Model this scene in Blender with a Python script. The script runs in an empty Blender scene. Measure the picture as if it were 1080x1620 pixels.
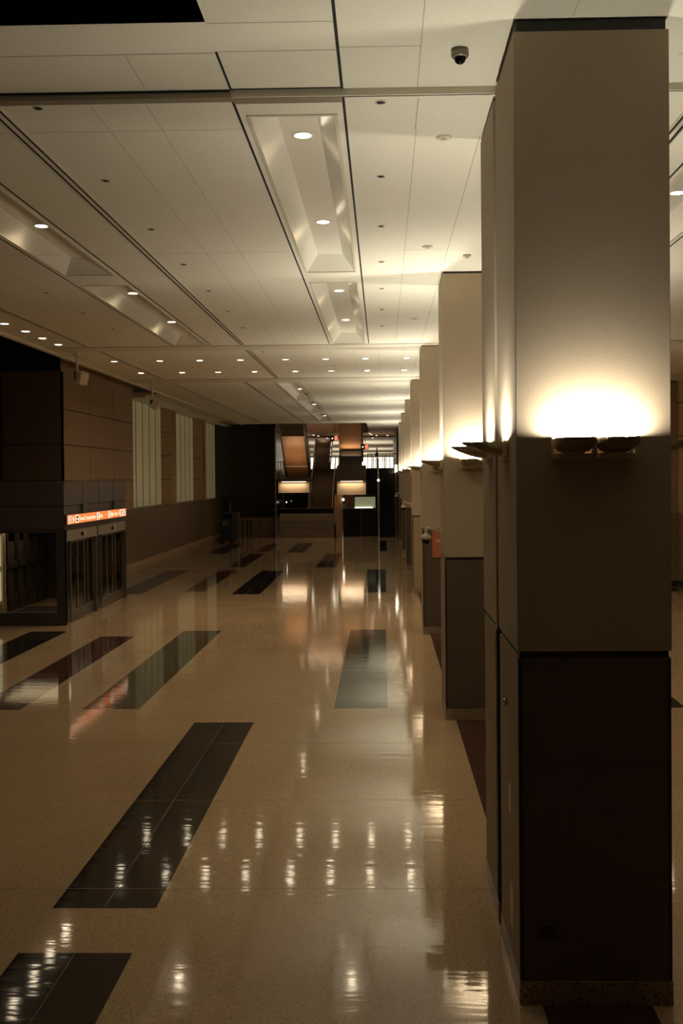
import bpy, bmesh, math, random
from mathutils import Vector, Matrix
random.seed(4)
S = bpy.context.scene
C = S.collection
PI = math.pi

# ------------------------------------------------------------------ camera
cam = bpy.data.cameras.new('camera'); camo = bpy.data.objects.new('camera', cam); C.objects.link(camo)
Rv = Vector((0.99972009, 0.02188037, -0.00899912)); Uv = Vector((0.00871174, 0.01319394, 0.999875)); Wv = Vector((-0.02199637, 0.99967353, -0.01299963))
EYE = 3.95
camo.matrix_world = Matrix(((Rv.x, Uv.x, -Wv.x, 0), (Rv.y, Uv.y, -Wv.y, 0), (Rv.z, Uv.z, -Wv.z, EYE), (0, 0, 0, 1)))
cam.sensor_width = 36; cam.lens = 1600/1620*36
cam.shift_x = (540-569.98)/1620; cam.shift_y = (776.117-810)/1620
cam.clip_end = 400
S.camera = camo
# ------------------------------------------------------------------ world, exposure
wd = bpy.data.worlds.new('world'); S.world = wd; wd.use_nodes = True
wb = wd.node_tree.nodes['Background']; wb.inputs[0].default_value = (1.0, 0.78, 0.55, 1); wb.inputs[1].default_value = 0.012
S.view_settings.view_transform = 'Standard'; S.view_settings.look = 'None'
S.view_settings.gamma = 1; S.view_settings.use_curve_mapping = False
S.view_settings.exposure = 0.0
S.render.engine = 'CYCLES'
S.cycles.use_denoising = True
S.cycles.max_bounces = 8; S.cycles.diffuse_bounces = 4; S.cycles.glossy_bounces = 4; S.cycles.transmission_bounces = 4; S.cycles.transparent_max_bounces = 8
S.cycles.caustics_reflective = False; S.cycles.caustics_refractive = False
S.cycles.sample_clamp_indirect = 12
SCONCE_W = 62; DOWN_W = 42; COF_W = 42
SCONCE_COL = (1.0, 0.95, 0.80); WARM = (1.0, 0.80, 0.54)

# ------------------------------------------------------------------ materials
def mat(name, base=(.5, .5, .5), rough=.6, metal=0., spec=.5, emit=None, estr=0., coat=0.):
    m = bpy.data.materials.new(name); m.use_nodes = True
    b = m.node_tree.nodes['Principled BSDF']
    b.inputs['Base Color'].default_value = (*base, 1); b.inputs['Roughness'].default_value = rough
    b.inputs['Metallic'].default_value = metal; b.inputs['Specular IOR Level'].default_value = spec
    b.inputs['Coat Weight'].default_value = coat
    if emit: b.inputs['Emission Color'].default_value = (*emit, 1); b.inputs['Emission Strength'].default_value = estr
    return m
def noisy(m, scale, amt, bump=0., detail=4, stretch=(1, 1, 1)):
    nt = m.node_tree; b = nt.nodes['Principled BSDF']; base = list(b.inputs['Base Color'].default_value)
    tc = nt.nodes.new('ShaderNodeTexCoord'); mp = nt.nodes.new('ShaderNodeMapping'); mp.inputs['Scale'].default_value = stretch
    n = nt.nodes.new('ShaderNodeTexNoise'); n.inputs['Scale'].default_value = scale; n.inputs['Detail'].default_value = detail
    r = nt.nodes.new('ShaderNodeValToRGB')
    r.color_ramp.elements[0].position = .3; r.color_ramp.elements[1].position = .7
    r.color_ramp.elements[0].color = (*[max(0, c*(1-amt)) for c in base[:3]], 1); r.color_ramp.elements[1].color = (*[min(1, c*(1+amt)) for c in base[:3]], 1)
    nt.links.new(tc.outputs['Object'], mp.inputs[0]); nt.links.new(mp.outputs[0], n.inputs['Vector'])
    nt.links.new(n.outputs['Fac'], r.inputs[0]); nt.links.new(r.outputs[0], b.inputs['Base Color'])
    if bump:
        bp = nt.nodes.new('ShaderNodeBump'); bp.inputs['Strength'].default_value = bump; bp.inputs['Distance'].default_value = .01
        nt.links.new(n.outputs['Fac'], bp.inputs['Height']); nt.links.new(bp.outputs[0], b.inputs['Normal'])
    return m
def terrazzo(name, base, speck, rough, cell=55., amt=.35, spec=.5):
    m = mat(name, base, rough, spec=spec); nt = m.node_tree; b = nt.nodes['Principled BSDF']
    tc = nt.nodes.new('ShaderNodeTexCoord')
    v = nt.nodes.new('ShaderNodeTexVoronoi'); v.inputs['Scale'].default_value = cell
    cr = nt.nodes.new('ShaderNodeValToRGB'); e = cr.color_ramp.elements
    e[0].position = .0; e[0].color = (*speck, 1); e[1].position = .30; e[1].color = (*base, 1)
    x = cr.color_ramp.elements.new(.9); x.color = (*[min(1, c*1.12) for c in base], 1)
    sep = nt.nodes.new('ShaderNodeSeparateColor')
    n = nt.nodes.new('ShaderNodeTexNoise'); n.inputs['Scale'].default_value = .55; n.inputs['Detail'].default_value = 5
    mx = nt.nodes.new('ShaderNodeMix'); mx.data_type = 'RGBA'; mx.blend_type = 'MULTIPLY'; mx.inputs[0].default_value = 1
    r2 = nt.nodes.new('ShaderNodeValToRGB'); r2.color_ramp.elements[0].position = .3; r2.color_ramp.elements[0].color = (1-amt*.5,)*3+(1,); r2.color_ramp.elements[1].position = .7
    L = nt.links.new
    L(tc.outputs['Object'], v.inputs['Vector']); L(v.outputs['Color'], sep.inputs[0]); L(sep.outputs[0], cr.inputs[0])
    L(tc.outputs['Object'], n.inputs['Vector']); L(n.outputs['Fac'], r2.inputs[0])
    L(cr.outputs[0], mx.inputs[6]); L(r2.outputs[0], mx.inputs[7]); L(mx.outputs[2], b.inputs['Base Color'])
    # polish: slight unevenness that breaks reflections up
    n2 = nt.nodes.new('ShaderNodeTexNoise'); n2.inputs['Scale'].default_value = 2.2; n2.inputs['Detail'].default_value = 3
    mp2 = nt.nodes.new('ShaderNodeMapping'); mp2.inputs['Scale'].default_value = (.6, 3.2, 1); L(tc.outputs['Object'], mp2.inputs[0]); L(mp2.outputs[0], n2.inputs['Vector'])
    mr = nt.nodes.new('ShaderNodeMapRange'); mr.inputs[3].default_value = rough*.75; mr.inputs[4].default_value = rough*1.35
    L(n2.outputs['Fac'], mr.inputs[0]); L(mr.outputs[0], b.inputs['Roughness'])
    bp = nt.nodes.new('ShaderNodeBump'); bp.inputs['Strength'].default_value = .36; bp.inputs['Distance'].default_value = .004
    L(n2.outputs['Fac'], bp.inputs['Height']); L(bp.outputs[0], b.inputs['Normal'])
    return m
def glass(name, tint, gloss=.12, alpha=.75):
    m = bpy.data.materials.new(name); m.use_nodes = True; nt = m.node_tree; nt.nodes.clear()
    o = nt.nodes.new('ShaderNodeOutputMaterial'); t = nt.nodes.new('ShaderNodeBsdfTransparent'); t.inputs[0].default_value = (*tint, 1)
    g = nt.nodes.new('ShaderNodeBsdfGlossy'); g.inputs['Roughness'].default_value = .03; g.inputs[0].default_value = (.9, .9, .9, 1)
    f = nt.nodes.new('ShaderNodeFresnel'); f.inputs[0].default_value = 1.5; mx = nt.nodes.new('ShaderNodeMixShader')
    nt.links.new(f.outputs[0], mx.inputs[0]); nt.links.new(t.outputs[0], mx.inputs[1]); nt.links.new(g.outputs[0], mx.inputs[2]); nt.links.new(mx.outputs[0], o.inputs[0])
    return m
def ribbed(m, scale, strength, axis='Z'):
    nt = m.node_tree; b = nt.nodes['Principled BSDF']; tc = nt.nodes.new('ShaderNodeTexCoord')
    w = nt.nodes.new('ShaderNodeTexWave'); w.bands_direction = axis; w.inputs['Scale'].default_value = scale
    bp = nt.nodes.new('ShaderNodeBump'); bp.inputs['Strength'].default_value = strength; bp.inputs['Distance'].default_value = .003
    nt.links.new(tc.outputs['Object'], w.inputs['Vector']); nt.links.new(w.outputs['Fac'], bp.inputs['Height']); nt.links.new(bp.outputs[0], b.inputs['Normal'])
    return m
M = {}
M['floor'] = terrazzo('beige_terrazzo', (.50, .35, .205), (.27, .17, .095), .06, 110., .25, .85)
M['black_terrazzo'] = terrazzo('black_terrazzo', (.022, .020, .018), (.012, .011, .01), .055, 110., .2, .28)
M['green_terrazzo'] = terrazzo('grey_green_terrazzo', (.085, .082, .058), (.02, .02, .015), .055, 110., .2, .7)
M['red_terrazzo'] = terrazzo('red_terrazzo', (.085, .035, .024), (.03, .012, .01), .055, 110., .3, .45)
M['joint'] = mat('floor_joint', (.36, .25, .145), .1, spec=.8)
M['brass'] = mat('divider_strip', (.10, .08, .055), .3)
M['ceiling'] = noisy(mat('ceiling_panel_white', (.83, .79, .65), .75), 40, .03)
M['ceiling_joint'] = mat('ceiling_joint', (.48, .44, .34), .9)
M['black'] = mat('black_gap', (.006, .006, .006), .8)
M['coffer'] = mat('coffer_white', (.80, .77, .66), .22, spec=.8)
M['trim_white'] = mat('white_trim', (.72, .66, .52), .5)
M['grey_metal'] = mat('grey_metal', (.30, .26, .20), .4, .3)
M['upper'] = noisy(mat('woven_beige_panel', (.42, .33, .23), .8), 260, .10, .15)
M['lower'] = ribbed(mat('ribbed_dark_cladding', (.10, .070, .048), .5), 28, .25)
M['lower_side'] = noisy(mat('tan_cladding', (.33, .245, .15), .6), 200, .06)
M['plinth'] = terrazzo('speckled_granite', (.30, .21, .13), (.04, .03, .02), .3, 70., .1)
M['dark_trim'] = mat('dark_trim', (.02, .017, .014), .5)
M['sconce'] = mat('bronze_bowl', (.30, .235, .15), .45, .2)
M['bracket'] = mat('bracket_tan', (.66, .52, .35), .45)
M['glow'] = mat('lamp_glow', (1, 1, 1), .5, emit=(1, .88, .66), estr=14)
M['lens'] = mat('downlight_lens', (1, 1, 1), .5, emit=(1, .88, .66), estr=10)
M['strip'] = mat('strip_glow', (1, 1, 1), .5, emit=(1, .78, .5), estr=4)
M['stone'] = noisy(mat('brown_stone', (.50, .34, .21), .55), 3, .08)
M['stone_low'] = noisy(mat('brown_stone_low', (.22, .15, .095), .45), 3, .08)
M['stone_seam'] = mat('stone_seam', (.05, .03, .02), .8)
M['dark_tile'] = noisy(mat('dark_tile', (.030, .018, .014), .25), 2, .2)
M['tile_seam'] = mat('tile_seam', (.09, .07, .05), .6)
M['clad'] = noisy(mat('dark_cladding', (.055, .040, .032), .45), 4, .1)
M['frame'] = mat('bronze_frame', (.13, .10, .07), .38, .6)
M['frame_dark'] = mat('dark_frame', (.035, .028, .024), .45)
M['glass'] = glass('door_glass', (.80, .76, .68))
M['steel'] = mat('brushed_steel', (.55, .48, .38), .25, 1.)
M['brown_panel'] = noisy(mat('copper_brown_panel', (.36, .19, .095), .38, .2), 1.5, .12, stretch=(1, 1, .4))
M['brown_dark'] = noisy(mat('dark_brown_panel', (.11, .065, .04), .45), 1.5, .12)
M['fascia'] = mat('beige_fascia', (.62, .46, .32), .6)
M['black_gloss'] = mat('black_glass', (.006, .006, .007), .06)
M['step'] = ribbed(mat('step_metal', (.22, .15, .10), .4, .3), 6, .5)
M['parapet'] = noisy(mat('parapet_stone', (.20, .155, .105), .6), 2, .08)
M['orange'] = mat('orange_sign_face', (.85, .22, .06), .4, emit=(1, .26, .07), estr=.75)
M['sign_white'] = mat('sign_letter_white', (.9, .8, .7), .4, emit=(1, .78, .6), estr=1.0)
M['sign_black'] = mat('sign_black', (.01, .01, .01), .5)
M['sign_red'] = mat('red_sign_face', (.52, .15, .075), .5)
M['letter'] = mat('letter_cream', (.95, .82, .62), .5)
M['green'] = mat('green_reflection', (.03, .09, .03), .4)
M['cam_white'] = mat('camera_white', (.62, .55, .44), .4)
M['dome'] = mat('smoked_dome', (.004, .004, .006), .05)
M['blue'] = mat('dark_blue_plastic', (.008, .018, .045), .35)
M['rubber'] = mat('black_rubber', (.01, .01, .01), .7)
M['yellow'] = mat('ochre_handle', (.25, .13, .04), .5)
M['paper'] = mat('grey_label', (.14, .12, .09), .6)
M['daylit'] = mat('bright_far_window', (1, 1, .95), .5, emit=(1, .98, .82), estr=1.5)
M['vest_lit'] = mat('lit_window', (.6, .65, .55), .5, emit=(.75, .88, .72), estr=.62)
M['far_green'] = mat('far_floor_glow', (.5, .5, .3), .5, emit=(.62, .64, .36), estr=.26)
M['wood_ceiling'] = mat('brown_ceiling', (.42, .25, .13), .6)
M['red_led'] = mat('red_sign_small', (.8, .15, .08), .5, emit=(1, .25, .12), estr=.9)

def fluted():
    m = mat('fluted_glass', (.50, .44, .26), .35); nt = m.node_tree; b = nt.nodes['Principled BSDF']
    b.inputs['Emission Color'].default_value = (.62, .53, .26, 1); b.inputs['Emission Strength'].default_value = .13  # weak glow stands in for light falling on and through the panes
    return m
M['fluted'] = fluted()

# ------------------------------------------------------------------ mesh builder
class MB:
    def __init__(s): s.v = []; s.f = []; s.m = []; s.mats = []; s.smooth = []
    def mi(s, m):
        if m not in s.mats: s.mats.append(m)
        return s.mats.index(m)
    def face(s, pts, m=None, sm=False):
        i = len(s.v); s.v += [tuple(p) for p in pts]; s.f.append(tuple(range(i, i+len(pts)))); s.m.append(s.mi(m)); s.smooth.append(sm)
        return s
    def box(s, x0, x1, y0, y1, z0, z1, m=None):
        i = len(s.v); s.v += [(x, y, z) for x in (x0, x1) for y in (y0, y1) for z in (z0, z1)]
        for q in ((0, 1, 3, 2), (4, 6, 7, 5), (0, 4, 5, 1), (2, 3, 7, 6), (0, 2, 6, 4), (1, 5, 7, 3)):
            s.f.append(tuple(i+k for k in q)); s.m.append(s.mi(m)); s.smooth.append(False)
        return s
    def prism(s, poly, axis, a, b, m=None):
        """poly: 2D outline; axis 'x': (y,z), 'y': (x,z), 'z': (x,y)"""
        def P(p, t): return (t, p[0], p[1]) if axis == 'x' else ((p[0], t, p[1]) if axis == 'y' else (p[0], p[1], t))
        n = len(poly); i = len(s.v); s.v += [P(p, a) for p in poly]+[P(p, b) for p in poly]
        fs = [tuple(range(i, i+n)), tuple(range(i+2*n-1, i+n-1, -1))]+[(i+k, i+(k+1) % n, i+n+(k+1) % n, i+n+k) for k in range(n)]
        for f in fs: s.f.append(f); s.m.append(s.mi(m)); s.smooth.append(False)
        return s
    def lathe(s, prof, c, axis='z', n=24, m=None, caps=True):
        i = len(s.v); k = len(prof)
        for r, h in prof:
            for j in range(n):
                a = 2*PI*j/n; u, w = r*math.cos(a), r*math.sin(a)
                p = (u, w, h) if axis == 'z' else ((h, u, w) if axis == 'x' else (u, h, w))
                s.v.append((c[0]+p[0], c[1]+p[1], c[2]+p[2]))
        for a in range(k-1):
            for j in range(n):
                s.f.append((i+a*n+j, i+a*n+(j+1) % n, i+(a+1)*n+(j+1) % n, i+(a+1)*n+j)); s.m.append(s.mi(m)); s.smooth.append(True)
        if caps:
            for a in (0, k-1): s.f.append(tuple(i+a*n+j for j in range(n))); s.m.append(s.mi(m)); s.smooth.append(False)
        return s
    def tube(s, pts, r, m=None, n=10):
        pts = [Vector(p) for p in pts]; rings = []
        for k, p in enumerate(pts):
            d = (pts[min(k+1, len(pts)-1)]-pts[max(k-1, 0)]).normalized()
            a = d.cross(Vector((0, 0, 1)) if abs(d.z) < .9 else Vector((1, 0, 0))).normalized(); b = d.cross(a)
            i = len(s.v); rings.append(i)
            for j in range(n):
                t = 2*PI*j/n; s.v.append(tuple(p+(a*math.cos(t)+b*math.sin(t))*r))
        for q in range(len(rings)-1):
            for j in range(n):
                s.f.append((rings[q]+j, rings[q]+(j+1) % n, rings[q+1]+(j+1) % n, rings[q+1]+j)); s.m.append(s.mi(m)); s.smooth.append(True)
        for i in (rings[0], rings[-1]): s.f.append(tuple(i+j for j in range(n))); s.m.append(s.mi(m)); s.smooth.append(False)
        return s
    def build(s, name, m=None, parent=None, bevel=0, origin=None):
        me = bpy.data.meshes.new(name)
        o = bpy.data.objects.new(name, me); C.objects.link(o)
        off = Vector((0, 0, 0))
        if parent is not None:
            off = wloc(parent); o.parent = parent
        elif origin is not None:
            off = Vector(origin); o.location = off
        me.from_pydata([tuple(Vector(v)-off) for v in s.v], [], s.f)
        for k in s.mats: me.materials.append(M[k or m] if (k or m) else None)
        for p, i, sm in zip(me.polygons, s.m, s.smooth): p.material_index = i; p.use_smooth = sm
        bm = bmesh.new(); bm.from_mesh(me); bmesh.ops.recalc_face_normals(bm, faces=bm.faces); bm.to_mesh(me); bm.free()
        if bevel:
            b = o.modifiers.new('bevel', 'BEVEL'); b.width = bevel; b.segments = 2; b.limit_method = 'ANGLE'
        return o
def wloc(o):
    v = Vector(o.location); p = o.parent
    while p: v += Vector(p.location); p = p.parent
    return v
def tag(o, label, cat, group=None, kind=None):
    if label: o['label'] = label
    if cat: o['category'] = cat
    if group: o['group'] = group
    if kind: o['kind'] = kind
    return o
def thing(name, loc, label, cat, group=None):
    o = bpy.data.objects.new(name, None); C.objects.link(o); o.location = loc; o.empty_display_size = .2
    return tag(o, label, cat, group)
def copy_tree(o, parent=None):
    c = o.copy(); C.objects.link(c); c.parent = parent
    for ch in list(o.children): copy_tree(ch, c)
    return c
def struct(o): o['kind'] = 'structure'; return o
def light(name, typ, loc, power, col, parent=None, **kw):
    l = bpy.data.lights.new(name, typ); l.energy = power; l.color = col
    for k, v in kw.items():
        if k != 'rot': setattr(l, k, v)
    o = bpy.data.objects.new(name, l); C.objects.link(o)
    if parent: o.parent = parent; o.location = Vector(loc)-wloc(parent)
    else: o.location = loc
    if 'rot' in kw: o.rotation_euler = kw['rot']
    return o
ORD = ['nearest', 'second', 'third', 'fourth', 'fifth', 'sixth', 'seventh', 'eighth', 'ninth', 'tenth', 'eleventh', 'twelfth']
def text(body, size, parent, loc, rot, m, name='lettering', ext=.002, sx=1.0):
    cu = bpy.data.curves.new('tmp_text', 'FONT'); cu.body = body; cu.size = size; cu.extrude = ext
    to = bpy.data.objects.new('tmp_text', cu); C.objects.link(to)
    dg = bpy.context.evaluated_depsgraph_get(); me = bpy.data.meshes.new_from_object(to.evaluated_get(dg))
    bpy.data.objects.remove(to); bpy.data.curves.remove(cu)
    mt = rot @ Matrix.Diagonal((sx, 1, 1, 1)); me.transform(mt); me.name = name
    me.materials.clear(); me.materials.append(M[m])
    o = bpy.data.objects.new(name, me); C.objects.link(o); o.parent = parent; o.location = Vector(loc)-wloc(parent)
    return o

# ================================================================== FLOOR
Z0 = 0.0
fl = MB()
fl.box(-22, 12, -8, 175, -.2, 0, 'floor')
inlay = [('black_terrazzo', -3.08, -2.12, 9.22, 16.28), ('black_terrazzo', -3.08, -2.12, 1.2, 8.34), ('black_terrazzo', -3.0, -2.1, 44.4, 52.4),
         ('green_terrazzo', -5.2, -4.22, 17.26, 26.14), ('black_terrazzo', -5.2, -4.22, 34.4, 43.0), ('black_terrazzo', -5.15, -4.2, 53.5, 61.3),
         ('red_terrazzo', -7.14, -6.28, 17.24, 25.28), ('red_terrazzo', -7.0, -6.27, 35.25, 43.2), ('red_terrazzo', -6.95, -6.2, 44.95, 52.8), ('red_terrazzo', -6.9, -6.2, 54, 61),
         ('black_terrazzo', -9.22, -8.26, 17.3, 26.18), ('black_terrazzo', -9.3, -8.35, 34.6, 43.3), ('red_terrazzo', -9.3, -8.35, 53, 61),
         ('green_terrazzo', -.865, .05, 17.25, 26.2), ('black_terrazzo', -.68, .09, 34.7, 43.28), ('black_terrazzo', -.25, .2, 54, 63),
         ('red_terrazzo', 1.16, 1.97, 2, 175), ('black_terrazzo', 4.2, 5.1, 17.2, 26.2), ('black_terrazzo', 6.2, 7.1, 9.2, 16.3), ('black_terrazzo', 9.2, 10.1, 34.5, 43)]
for m, a, b, c, d in inlay: fl.box(a, b, c, d, 0, .0012, m)
for m, a, b, c, d in inlay[:6]: fl.box((a+b)/2-.004, (a+b)/2+.004, c, d, .0012, .0018, 'brass')
jx = [-5.75, -3.3, .58]
for x in jx: fl.box(x-.003, x+.003, 2, 60, 0, .0006, 'joint')
y = 4.33
while y < 62:
    fl.box(-11.2, 1.1, y-.004, y+.004, 0, .0016, 'joint'); y += 2.667
struct(fl.build('floor'))

# ================================================================== CEILING
ZC = 7.26; ZF = 7.32
cof = []
for cx in (-4.7, -.79, 3.72): cof += [(cx-.39, cx+.375, 9.27, 16.28), (cx-.39, cx+.375, 17.2, 24.95)]
FC = [(-3.60, -2.95, 35.05, 42.6), (-3.60, -2.95, 43.3, 50.9), (-3.60, -2.95, 52.2, 58.9)]
def holed(mb, x0, x1, y0, y1, z, holes, m):
    xs = sorted({x0, x1, *[h[0] for h in holes], *[h[1] for h in holes]}); ys = sorted({y0, y1, *[h[2] for h in holes], *[h[3] for h in holes]})
    for a, b in zip(xs, xs[1:]):
        for c, d in zip(ys, ys[1:]):
            mx, my = (a+b)/2, (c+d)/2
            if any(h[0] < mx < h[1] and h[2] < my < h[3] for h in holes): continue
            mb.face([(a, c, z), (b, c, z), (b, d, z), (a, d, z)], m)
XL = -8.42
ce = MB()
holed(ce, XL, 10.6, 8.82, 61.4, ZC, cof+FC, 'ceiling')
holed(ce, -1.0, 10.6, 61.4, 73, ZC, [], 'ceiling')
holed(ce, XL-6, 10.6, -8, 8.82, ZF, [(-12, -1.28, 1.5, 7.48)], 'ceiling')
ce.box(XL-6, 10.6, 8.80, 8.84, ZC, ZF+.02, 'trim_white')
def cj(x0, x1, y0, y1, z=ZC, m='ceiling_joint', h=.002): ce.box(x0, x1, y0, y1, z-h, z-.0003, m)
# dark step beam on the left, lighter one on the right
cj(XL, -1.28, 8.80, 8.90, ZC+.0, 'grey_metal', .004); ce.box(XL, -1.29, 8.79, 8.80, ZC-.004, ZF, 'grey_metal'); ce.box(XL, -1.3, 8.775, 8.79, ZF-.015, ZF, 'black')
cj(-1.28, -.33, 8.82, 8.95, ZC, 'grey_metal', .004)
for x in (-1.285, -.315):
    cj(x-.012, x+.012, 8.84, 25.0, ZC, 'black')
    cj(x-3.91-.012, x-3.91+.012, 8.84, 25.0, ZC, 'black'); cj(x+4.51-.012, x+4.51+.012, 8.84, 25.0, ZC, 'black')
cj(-.335, -.31, 2, 8.8, ZF, 'black'); cj(-1.295, -1.275, 8.0, 8.8, ZF, 'black'); cj(-1.28, -.335, 8.76, 8.79, ZF, 'black')
for q in [(-1.28, -.33, 8.0, 8.008), (-.31, .33, 7.955, 7.961), (-1.28, -.33, 7.5, 7.507), (XL-5, -1.28, 8.02, 8.03), (.325, .333, 2, 8.8), (-2.02, -2.014, 8.03, 8.8), (1.42, 1.425, 2, 7.5), (2.6, 2.606, 2, 8.8), (2.4, 10, 8.2, 8.206)]: cj(*q, ZF)
for q in [(-2.06, -2.055, 8.9, 25), (-2.56, -2.555, 8.9, 25), (XL, -1.3, 9.6, 9.606), (XL, -1.3, 14.8, 14.805), (-.3, .33, 16.9, 16.905), (.31, .98, 14.8, 14.805), (.335, .345, 8.9, 9.7), (.345, .352, 9.7, 25), (.97, .978, 9.9, 61), (XL, 10.4, 25.1, 25.125), (XL, 10.4, 33.4, 33.42), (-5.9, -5.894, 8.9, 25), (-6.6, -6.594, 8.9, 25)]: cj(*q)
for k in range(14): cj(-8+k*.66, -8+k*.66+.005, 26, 33.4)
for k in range(5): cj(-7.2+k*1.7, -7.2+k*1.7+.005, 34.7, 61)
for k in range(4): cj(-3, .98, 40+6.2*k, 40+6.2*k+.02)
cj(-3.73, -3.71, 34.7, 61, ZC, 'black'); cj(-2.87, -2.85, 34.7, 61, ZC, 'black')
# strips beside the downlight band stand a little proud
ce.box(XL, 10.5, 25.13, 25.95, ZC-.015, ZC-.001, 'trim_white'); ce.box(XL, 10.5, 33.42, 34.65, ZC-.015, ZC-.001, 'trim_white')
# edge lip and atrium edge
ce.box(XL-.12, XL, 8.8, 61.4, ZC-.06, ZC+.5, 'trim_white')
ce.box(-1.0, -.95, 61.4, 73, ZC, ZC+.9, 'brown_dark'); ce.box(XL, -1.0, 61.4, 61.5, ZC, ZC+.5, 'brown_dark')
struct(ce.build('ceiling'))
# black opening in the front ceiling
o = MB().box(-13, -1.28, 1.0, 7.48, ZF+1.4, ZF+1.45, 'black').box(-13, -1.28, 7.48, 7.55, ZF+.01, ZF+1.45, 'black').box(-1.28, -1.2, 1, 7.55, ZF+.01, ZF+1.45, 'black').build('ceiling_void'); struct(o)

# coffers
def coffer(h, label, group):
    x0, x1, y0, y1 = h; d = .22; ix = (x1-x0)*.245; iy = .30
    t = thing('ceiling_coffer', ((x0+x1)/2, (y0+y1)/2, ZC), label, 'ceiling coffer', group)
    a = [(x0, y0), (x1, y0), (x1, y1), (x0, y1)]; b = [(x0+ix, y0+iy), (x1-ix, y0+iy), (x1-ix, y1-iy), (x0+ix, y1-iy)]
    s = MB()
    for k in range(4):
        p, q = a[k], a[(k+1) % 4]; r, w = b[(k+1) % 4], b[k]
        s.face([(*p, ZC), (*q, ZC), (*r, ZC+d), (*w, ZC+d)])
    s.build('sloped_side', 'coffer', t)
    MB().face([(*p, ZC+d) for p in b]).build('top_panel', 'coffer', t)
    e = .035; MB().box(x0-e, x0, y0-e, y1+e, ZC-.01, ZC).box(x1, x1+e, y0-e, y1+e, ZC-.01, ZC).box(x0, x1, y0-e, y0, ZC-.01, ZC).box(x0, x1, y1, y1+e, ZC-.01, ZC).build('rim', 'trim_white', t)
rows = ['in the left row over the doors side', 'in the middle row beside the columns', 'in the row right of the nearest column']
for k, h in enumerate(cof):
    coffer(h, 'long white recessed ceiling coffer '+rows[k//2]+(', nearer of two' if k % 2 == 0 else ', farther of two'), 'recessed coffers of the near bay')
for k, h in enumerate(FC):
    coffer(h, 'small far white ceiling coffer beyond the downlight band, '+['nearest', 'middle', 'farthest'][k]+' of three', 'recessed coffers of the far bay')

# downlights --------------------------------------------------------
def downlight_proto():
    t = thing('downlight', (0, 0, 0), '', '')
    del_keys = [k for k in t.keys()]
    MB().lathe([(.085, 0), (.112, 0), (.112, -.008), (.085, -.004), (.085, 0)], (0, 0, 0), n=24, caps=False).build('trim_ring', 'trim_white', t)
    MB().lathe([(.0, -.006), (.05, -.010), (.086, -.003)], (0, 0, 0), n=20, caps=False).build('lens', 'lens', t)
    return t
dp = downlight_proto(); used = [False]
def downlight(x, y, z, label, group, w, spread=2.3):
    if not used[0]: o = dp; used[0] = True
    else: o = copy_tree(dp)
    o.location = (x, y, z-.001); tag(o, label, 'downlight', group)
    l = light('downlight_lamp', 'SPOT', (x, y, z-.03), w, WARM, None, spot_size=spread, spot_blend=.8, shadow_soft_size=.08)
    l.parent = o; l.location = (0, 0, -.03)
ZT = ZC+.22
for cx, nm in ((-4.70, 'in the left coffer row'), (-.79, 'in the middle coffer row'), (3.72, 'in the coffer row right of the column')):
    for k, y in enumerate((10.45, 13.98, 19.12, 22.65)):
        if cx > 3 and k == 1: y = 12.8
        downlight(cx, y, ZT, 'round lit downlight '+nm+', '+ORD[k]+' along it', 'downlights in the near coffers', COF_W*(.3 if k == 0 else 1), 3.0)
for k, y in enumerate((40.08, 48.55, 57.4)):
    downlight(-3.25, y, ZT, 'small lit downlight in the far coffers, '+ORD[k]+' along them', 'downlights in the far coffers', COF_W, 2.5)
rA = [-7.48, -6.2, -5.08, -3.94, -2.68, -1.56, -.446, .696]
for r, y, nm in ((0, 28.2, 'nearer'), (1, 31.35, 'farther')):
    for k, x in enumerate(rA):
        downlight(x, y, ZC, 'lit downlight in the '+nm+' cross row of the ceiling band, '+('leftmost' if k == 0 else 'rightmost' if k == 7 else ORD[k]+' from left'), 'downlights of the cross band', DOWN_W)
    for k, x in enumerate((3.1, 4.3, 5.5, 6.7, 7.9)):
        if r == 0: downlight(x, y, ZC, 'unseen lit downlight of the cross row right of the columns, '+ORD[k]+' from the columns', 'downlights of the cross band', DOWN_W)  # hidden behind the columns, kept for the light they give
for k, (x, y) in enumerate(((-7.94, 21.2), (-7.89, 22.32), (-7.89, 23.43), (-7.88, 24.56))):
    downlight(x, y, ZC, 'lit downlight in the line of four at the left ceiling edge, '+ORD[k]+' one', 'downlights at the left ceiling edge', DOWN_W*.8)

# linear slots ------------------------------------------------------
def slot(x, y0, y1, label, two=True):
    t = thing('linear_slot_diffuser', (x, (y0+y1)/2, ZC), label, 'air diffuser', 'long slot diffusers in the ceiling')
    w = .022
    MB().box(x-.055, x-.055+w*1.5, y0, y1, ZC-.004, ZC-.0005).box(x+.02, x+.02+w*1.5, y0, y1, ZC-.004, ZC-.0005).build('slot', 'black', t)
    MB().box(x-.022, x+.02, y0, y1, ZC-.008, ZC-.0005).box(x-.075, x-.055, y0, y1, ZC-.012, ZC-.0005).box(x+.053, x+.07, y0, y1, ZC-.012, ZC-.0005).build('rail', 'trim_white', t)
slot(-3.43, 8.95, 25.0, 'long black double slot diffuser crossing the near ceiling bay')
slot(-3.45, 26.0, 33.4, 'short black double slot diffuser in the middle of the downlight band')
slot(-4.68, 34.8, 61.2, 'long black slot diffuser in the far ceiling left of the small coffers')
slot(-7.3, 8.95, 25.0, 'black slot diffuser near the left edge of the near ceiling bay')
slot(-7.22, 26.0, 33.4, 'black slot diffuser at the left end of the downlight band')
slot(-7.2, 34.8, 59.6, 'long black slot diffuser near the left edge of the far ceiling')
slot(2.84, 8.95, 25.0, 'black double slot diffuser right of the nearest column')

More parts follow.
